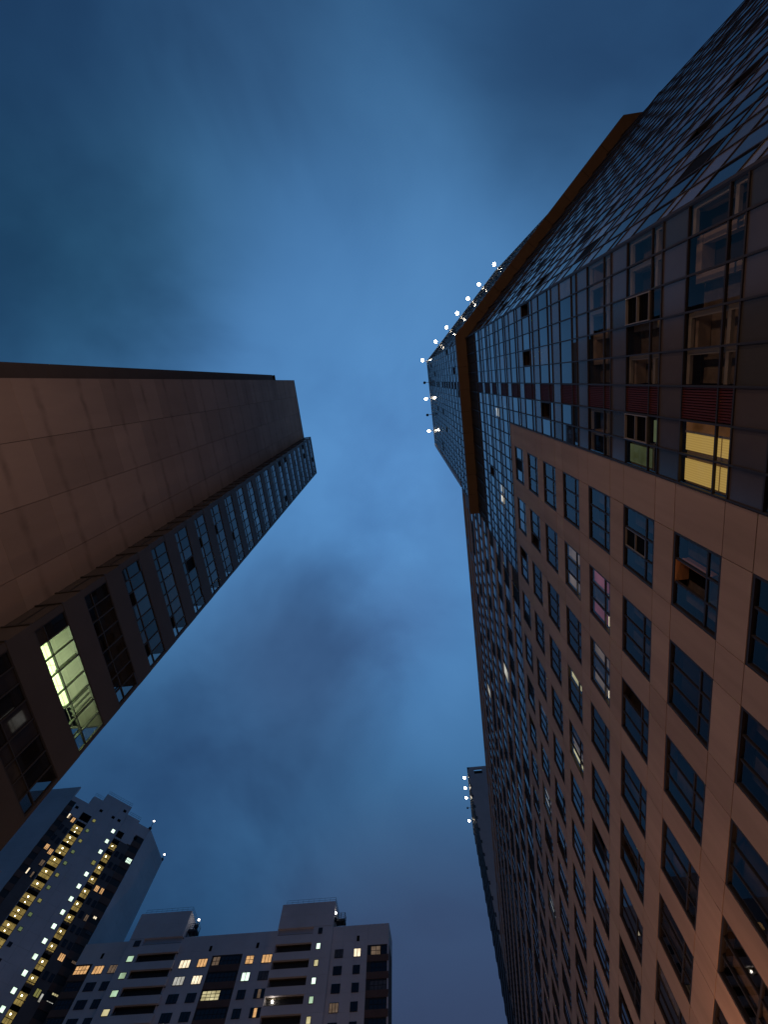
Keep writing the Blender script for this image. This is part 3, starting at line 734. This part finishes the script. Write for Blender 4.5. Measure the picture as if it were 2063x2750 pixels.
# ordinary windows
cols = {-.198: (-.185, ['lit_bright', 'D', 'D', 'D']), -.234: (-.218, ['B', 'D', 'D', 'lit_dimwarm']), -.372: (-.353, ['lit_orange', 'B', ['D', 'lit_dimwarm'], ['D', 'lit_orange']]),
        -.403: (-.388, ['lit_orange', 'lit_coldwhite', 'D', 'D']), -.531: (-.511, ['lit_bright', 'lit_white', 'D', 'D']), -.496: (-.478, ['lit_orange', 'lit_bright', 'D', 'D']),
        -.671: (-.652, ['lit_dimwarm', 'D', 'D', 'D']), -.702: (-.682, ['lit_orange', 'D', 'D', 'D'])}
dk = lambda s: {'D': 'glass', 'B': 'glass_blind'}.get(s, s)
for u0, (u1, st) in cols.items():
    for k in range(7):
        mm = st[k] if k < 4 else 'D'
        mm = [dk(x) for x in mm] if isinstance(mm, list) else dk(mm)
        nx = 3 if u1 - u0 > .0155 else 2
        awin(FA, ab, q_(u0), q_(u1), q_(.6125) - 1.5 - k * wp, q_(.6125) - k * wp, mm, nx, 2 if (u0 == -.403 and k == 0) else 1)
for u0, u1, st in ((-.166, -.136, [('lit_dimwarm', .018), ('glass', .0), ('glass_blind', .0)]), (-.468, -.415, [('lit_dimwarm', .014), ('glass', 0), ('lit_cream', .033)]), (-.740, -.712, [('lit_orange', .027), ('glass', 0), ('glass', 0)])):
    for k in range(5):
        mt, wd = st[k] if k < len(st) else ('glass', 0)
        ue = u0 + wd if wd else u1
        nx = max(2, int(q_(ue - u0) / .75)); nz = 3 if mt == 'lit_cream' else 2
        awin(FA, ab, q_(u0), q_(ue), q_(.6145) - 1.62 - k * wp, q_(.6145) - k * wp, mt, nx, nz, out=.01)
        if wd: awin(FA, ab, q_(ue) + .1, q_(u1), q_(.6145) - 1.62 - k * wp, q_(.6145) - k * wp, 'glass', max(2, int(q_(u1 - ue) / .75)), 2, out=.01)
b = MB()
for u, z in ((-.194, .633), (-.389, .633), (-.482, .633), (-.700, .633)): b = MB(); b.box(FA, q_(u), q_(u + .005), q_(z - .009), q_(z), -.05, .03, 'black'); b.build('vent_slot', ab)

# ------------------------------------------------------------------ tall apartment tower at the lower left, front turned 44 degrees
a_ = rad(44); DT = 142.0
nn = Vector((math.sin(a_), -math.cos(a_), 0)); tt = Vector((math.cos(a_), math.sin(a_), 0))
FQ = Fac(-nn * DT, tt, nn); r_ = lambda v: v * DT
at = thing('apartment_tower', tuple(FQ.p(r_(.05), GZ, 0)), 'pale apartment tower with two glowing yellow columns of glazed balconies', 'building')
pt_ = .0204 * DT
b = MB()
def strip(t0, t1, top, bot=4, mat='white_panel', d=0.0, nu=1):
    z = r_(top); zq = r_(.6735)
    first = zq if zq < z - .05 else zq - pt_
    sl(FQ, b, r_(t0), r_(t1), first, z, -.4, d, mat, nu, 1)
    while first > bot: sl(FQ, b, r_(t0), r_(t1), first - pt_, first, -.4, d, mat, nu, 1); first -= pt_
strip(.019, .0755, .749, nu=3); strip(.0755, .0765, .734); strip(-.001, .0, .715)
sl(FQ, b, r_(-.033), r_(-.001), r_(.706), r_(.715), -.4, 0, 'white_panel', 1, 1); sl(FQ, b, r_(-.0205), r_(-.001), r_(.682), r_(.706), -.4, 0, 'white_panel', 1, 1)
sl(FQ, b, r_(.0), r_(.0188), r_(.680), r_(.733), -.4, 0, 'white_panel', 1, 2)
sl(FQ, b, r_(.0765), r_(.104), r_(.683), r_(.733), -.4, 0, 'white_panel', 2, 2); sl(FQ, b, r_(.104), r_(.1295), r_(.7065), r_(.728), -.4, 0, 'white_panel', 1, 1); sl(FQ, b, r_(.104), r_(.1105), r_(.685), r_(.7065), -.4, 0, 'white_panel', 1, 1)
b.build('wall', at)
b = MB()
k = 0
for (t0, t1, zt0) in ((-.0205, -.001, .682), (.0895, .1105, .683)):
    z = r_(zt0)
    while z > 5: b.box(FQ, r_(t0), r_(t1), z - pt_ + .01, z - .01, -.4, -.03, 'grey_zone'); z -= pt_
    b.build('bay_wall', at); b = MB()
b = MB()
for (t0, t1) in ((-.033, -.021), (.1105, .1295)):
    z = r_(.706)
    while z > 5: b.box(FQ, r_(t0), r_(t1), z - pt_ + .01, z - 1.5, -.4, .02, 'brown_panel'); b.box(FQ, r_(t0), r_(t1), z - 1.5, z - .01, -.4, -.05, 'office_frame'); z -= pt_
    b.build('loggia_column', at); b = MB()
b = MB()
pl = FQ.p(r_(-.033), 0)
FL = Fac((pl[0], pl[1], 0), (-1, 0, 0), (0, -1, 0)); sl(FL, b, 0, 32, 4, r_(.736), -.4, 0, 'white_panel', 4, 34); b.build('side_wall', at)
b = MB(); pr = FQ.p(r_(.1295), 0); FRr = Fac((pr[0], pr[1], 0), (.03, 1, 0), (1, -.03, 0)); sl(FRr, b, 0, 12.5, 4, r_(.730), -.4, 0, 'white_panel', 2, 34); b.build('end_wall', at)
b = MB()
c3 = lambda t, d: FQ.p(r_(t), 0, d)[:2]
b.prism([c3(-.03, -1.3), c3(.127, -1.3), c3(.127, -9), c3(-.03, -9)], GZ, r_(.70), 'roof'); b.prism([c3(.019, -.45), c3(.0755, -.45), c3(.0755, -7), c3(.019, -7)], r_(.70), r_(.7485), 'white_panel'); b.prism([c3(-.001, -.5), c3(.104, -.5), c3(.104, -6), c3(-.001, -6)], r_(.70), r_(.7325), 'white_panel')
b.build('building_core', at)
b = MB()
for (t0, t1, z) in ((.02, .074, .749), (.0, .017, .733), (.078, .103, .733)):
    for hgt in (.5, 1.0): b.tube(FQ.p(r_(t0), r_(z) + hgt, -.1), FQ.p(r_(t1), r_(z) + hgt, -.1), .03, 'metal', 5)
    n = int(r_(t1 - t0) / .7)
    for i in range(n + 1): b.tube(FQ.p(r_(t0 + (t1 - t0) * i / n), r_(z), -.1), FQ.p(r_(t0 + (t1 - t0) * i / n), r_(z) + 1.0, -.1), .022, 'metal', 5)
    b.build('roof_railing', at); b = MB()
b = MB()
for t, z in ((.024, .717), (.064, .738), (.051, .717), (.064, .717), (.1095, .703), (-.018, .7015)): b = MB(); b.box(FQ, r_(t), r_(t + .006), r_(z - .005), r_(z), -.1, .03, 'black'); b.build('vent_slot', at)
def stair_bay(t0, t1, zt, zb, lit, two, dim):
    f, p = MB(), MB(); u0, u1 = r_(t0), r_(t1)
    f.box(FQ, u0, u1, zt, zt + (pt_ - (zt - zb)) * .98, -.5, .02, 'black')
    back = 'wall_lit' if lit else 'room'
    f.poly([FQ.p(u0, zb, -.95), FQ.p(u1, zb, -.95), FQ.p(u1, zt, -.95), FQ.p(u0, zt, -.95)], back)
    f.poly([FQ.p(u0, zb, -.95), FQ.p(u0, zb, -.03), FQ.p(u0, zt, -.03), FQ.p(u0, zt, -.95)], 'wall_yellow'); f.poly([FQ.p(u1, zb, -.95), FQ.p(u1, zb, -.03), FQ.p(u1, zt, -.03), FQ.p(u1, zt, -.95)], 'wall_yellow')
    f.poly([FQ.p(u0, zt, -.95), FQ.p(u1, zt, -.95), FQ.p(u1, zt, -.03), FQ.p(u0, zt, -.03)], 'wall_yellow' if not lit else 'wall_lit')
    f.poly([FQ.p(u0, zb, -.95), FQ.p(u1, zb, -.95), FQ.p(u1, zb, -.03), FQ.p(u0, zb, -.03)], 'room')
    zm = (zt + zb) / 2 - .1
    f.box(FQ, u0, u1, zm - .045, zm + .045, -.06, .0, 'frame'); f.box(FQ, u0, u1, zb, zb + .06, -.06, .01, 'frame')
    for i in range(4): u = u0 + (u1 - u0) * i / 3; f.box(FQ, u - .028, u + .028, zb, zt, -.05, .004, 'frame')
    if dim: f.poly([FQ.p(u0, zb, -.5), FQ.p(u1, zb, -.5), FQ.p(u1, zm - .05, -.5), FQ.p(u0, zm - .05, -.5)], 'curtain')
    p.pane(FQ, u0, u1, zb, zt, -.045, 'clear_room', 0)
    o = f.build('stair_balcony', at); p.build('pane', o)
    if lit:
        q = MB(); um = u0 + (u1 - u0) * .42; q.ball(FQ.p(um, zt - .38, -.35), .15, 'bulb', 8, 5)
        if two: q.ball(FQ.p(um + .1, zm - .28, -.5), .11, 'bulb', 8, 5)
        q.build('bulb', o)
emis('wall_lit', (.62, .44, .13), .46, noise=.9)  # balcony back and ceiling glow themselves, standing in for light from the bulbs
for k in range(0, 14):
    stair_bay(0.0, .0185, r_(.6735 - .0204 * k) if k else r_(.672), r_(.659 - .0204 * k), True, k < 3 or k in (6, 7, 8), k in (5,))
    stair_bay(.0768, .0892, r_(.6735 - .0204 * k), r_(.659 - .0204 * k), k != 99, False, k in (0, 3, 6, 8, 10))
stair_bay(0.0, .0185, r_(.683), r_(.677), True, False, False); stair_bay(.0768, .0892, r_(.6865), r_(.6785), False, False, False)
gm = ['lit_olive', 'lit_sage', 'lit_olive', 'lit_sage', 'lit_sage', 'lit_olive', 'lit_sage', 'lit_olive', 'lit_sage', 'lit_sage', 'glass_b', 'glass_b', 'lit_sage', 'lit_sage']
for k in range(14):
    z = r_(.6955 - .0205 * k)
    awin(FQ, at, r_(.0235), r_(.0295), z - .85, z, gm[k], 1)
    z = r_(.6962 - .0205 * k)
    awin(FQ, at, r_(.0650), r_(.0718), z - 1.1, z, 'lit_olive' if k == 3 else 'lit_coldwhite', 1)
def tw(t0, t1, zt, mat, nx=2, nz=1, h=.0095): awin(FQ, at, r_(t0), r_(t1), r_(zt - h), r_(zt), mat, nx, nz, out=.01)
for t0, t1, z, mt, nx in ((-.0195, -.0135, .6845, ['lit_bright', 'lit_dimwarm'], 2), (-.010, -.0035, .6815, 'lit_orange', 2), (-.0195, -.0125, .6245, 'lit_orange', 3), (-.010, -.0025, .6205, 'lit_orange', 3),
                          (-.0195, -.0135, .582, ['lit_bright', 'glass'], 2), (-.010, -.003, .580, ['lit_dimwarm', 'glass'], 2), (-.010, -.003, .6005, 'lit_dimwarm', 2), (-.0195, -.0135, .662, 'glass_b', 2), (-.010, -.003, .660, 'glass', 2), (-.0195, -.0135, .642, 'glass', 2), (-.010, -.003, .640, 'glass_b', 2),
                          (.0935, .1010, .6035, 'lit_orange', 3), (.104, .110, .6035, 'lit_orange', 2), (.104, .1095, .561, 'lit_dimwarm', 2), (.0995, .1085, .5045, 'lit_orange', 3), (.0955, .1035, .459, 'lit_olive', 2), (.1055, .109, .456, 'lit_white', 1)):
    awin(FQ, at, r_(t0), r_(t1), r_(z) - 1.4, r_(z), mt, nx, 1, out=.03)
for k in range(11):
    for t0, t1 in ((.0935, .1000), (.1035, .1095)):
        z = .6655 - .0207 * k
        if any(abs(z - v) < .012 for v in (.6035, .5045, .459)) or (abs(z - .561) < .012 and t0 > .1): continue
        awin(FQ, at, r_(t0), r_(t1), r_(z) - 1.4, r_(z), R.choice(['glass', 'glass_b']), 2, 1, out=.03)
for t0, t1, z, mt, nx, nz in ((.1175, .1280, .665, 'lit_coldwhite', 4, 2), (.1165, .1225, .569, 'lit_bright', 2, 2), (.1175, .1275, .547, 'glass_blind', 4, 1), (.121, .1285, .508, 'lit_dimwarm', 3, 1), (.1185, .1285, .468, 'lit_cream', 3, 2), (.1165, .1275, .452, 'lit_white', 3, 2), (-.032, -.022, .690, 'glass_blind', 3, 2)):
    awin(FQ, at, r_(t0), r_(t1), r_(z) - 1.35, r_(z), mt, nx, nz, out=.0)

# obstruction lamps on the far roofs
def beacon(p, label, hh=1.6):
    t = thing('obstruction_light', (p[0], p[1], p[2] - hh), label, 'lamp', 'small lamps on the apartment roofs')
    a = MB(); a.tube((p[0], p[1], p[2] - hh), (p[0], p[1], p[2] - .1), .07, 'metal', 6); a.abox(p[0] - .35, p[0] + .35, p[1] - .3, p[1] + .3, p[2] - hh - .02, p[2] - hh + .5, 'metal'); a.build('post', t)
    a = MB(); a.ball(p, .20, 'lamp_small', 8, 6); a.build('bulb', t)
e = FQ.p(r_(.129), r_(.746), 0); beacon(e, 'small white lamp on a post on the tower roof corner, above its pale end wall', r_(.018))
e = FRr.p(12.2, r_(.730) + 1.7, -.2); beacon(e, 'small white lamp at the far end of the tower end wall', 1.7)
beacon((-.525 * (DA + .8), DA + .8, .681 * (DA + .8)), 'small white lamp beside the left stair tower of the apartment block')
beacon((-.243 * DA + .25, DA + .3, .677 * DA), 'small white lamp beside the right stair tower of the apartment block')

# ------------------------------------------------------------------ sodium street lamps (all below the picture)
def lamp(x, y, h, power, label, tint=(1.0, .60, .38)):
    t = thing('street_lamp', (x, y, GZ), label, 'street lamp', 'sodium street lamps along the pavement')
    a = MB(); a.tube((x, y, GZ), (x, y, h - .25), .085, 'metal', 10, .055); a.tube((x, y, GZ), (x, y, GZ + .9), .13, 'metal', 10, .11); a.build('pole', t)
    a = MB(); a.tube((x, y, h - .30), (x, y, h - .18), .16, 'metal', 12); a.tube((x, y, h + .19), (x, y, h + .28), .14, 'metal', 12, .03); a.build('lamp_cap', t)
    a = MB(); a.ball((x, y, h), .21, 'lamp_sodium', 14, 8); a.build('lamp_globe', t).visible_shadow = True
    l = bpy.data.lights.new('street_lamp_light', 'POINT'); l.energy = power; l.color = tint; l.shadow_soft_size = .25
    o = bpy.data.objects.new('lamp_light', l); COL.objects.link(o); o.parent = t; o.location = (0, 0, h - GZ + .62)
lamp(4.6, 18.5, 4.6, 450, 'sodium globe lamp close to the beige wing', (1.0, .44, .20))
lamp(-5.6, 30.0, 7.4, 1050, 'sodium globe lamp on the kerb up the street')
lamp(-5.6, -10.0, 7.4, 1500, 'sodium globe lamp on the kerb behind the camera')
lamp(-5.6, -32.0, 7.4, 7500, 'sodium globe lamp on the kerb far behind the camera')
lamp(-34.0, 84.0, 7.4, 3800, 'added sodium globe lamp that brightens the apartment block front')  # lamp added out of view to brighten the apartment fronts
lamp(-5.6, 62.0, 7.4, 600, 'sodium globe lamp on the kerb far up the street')
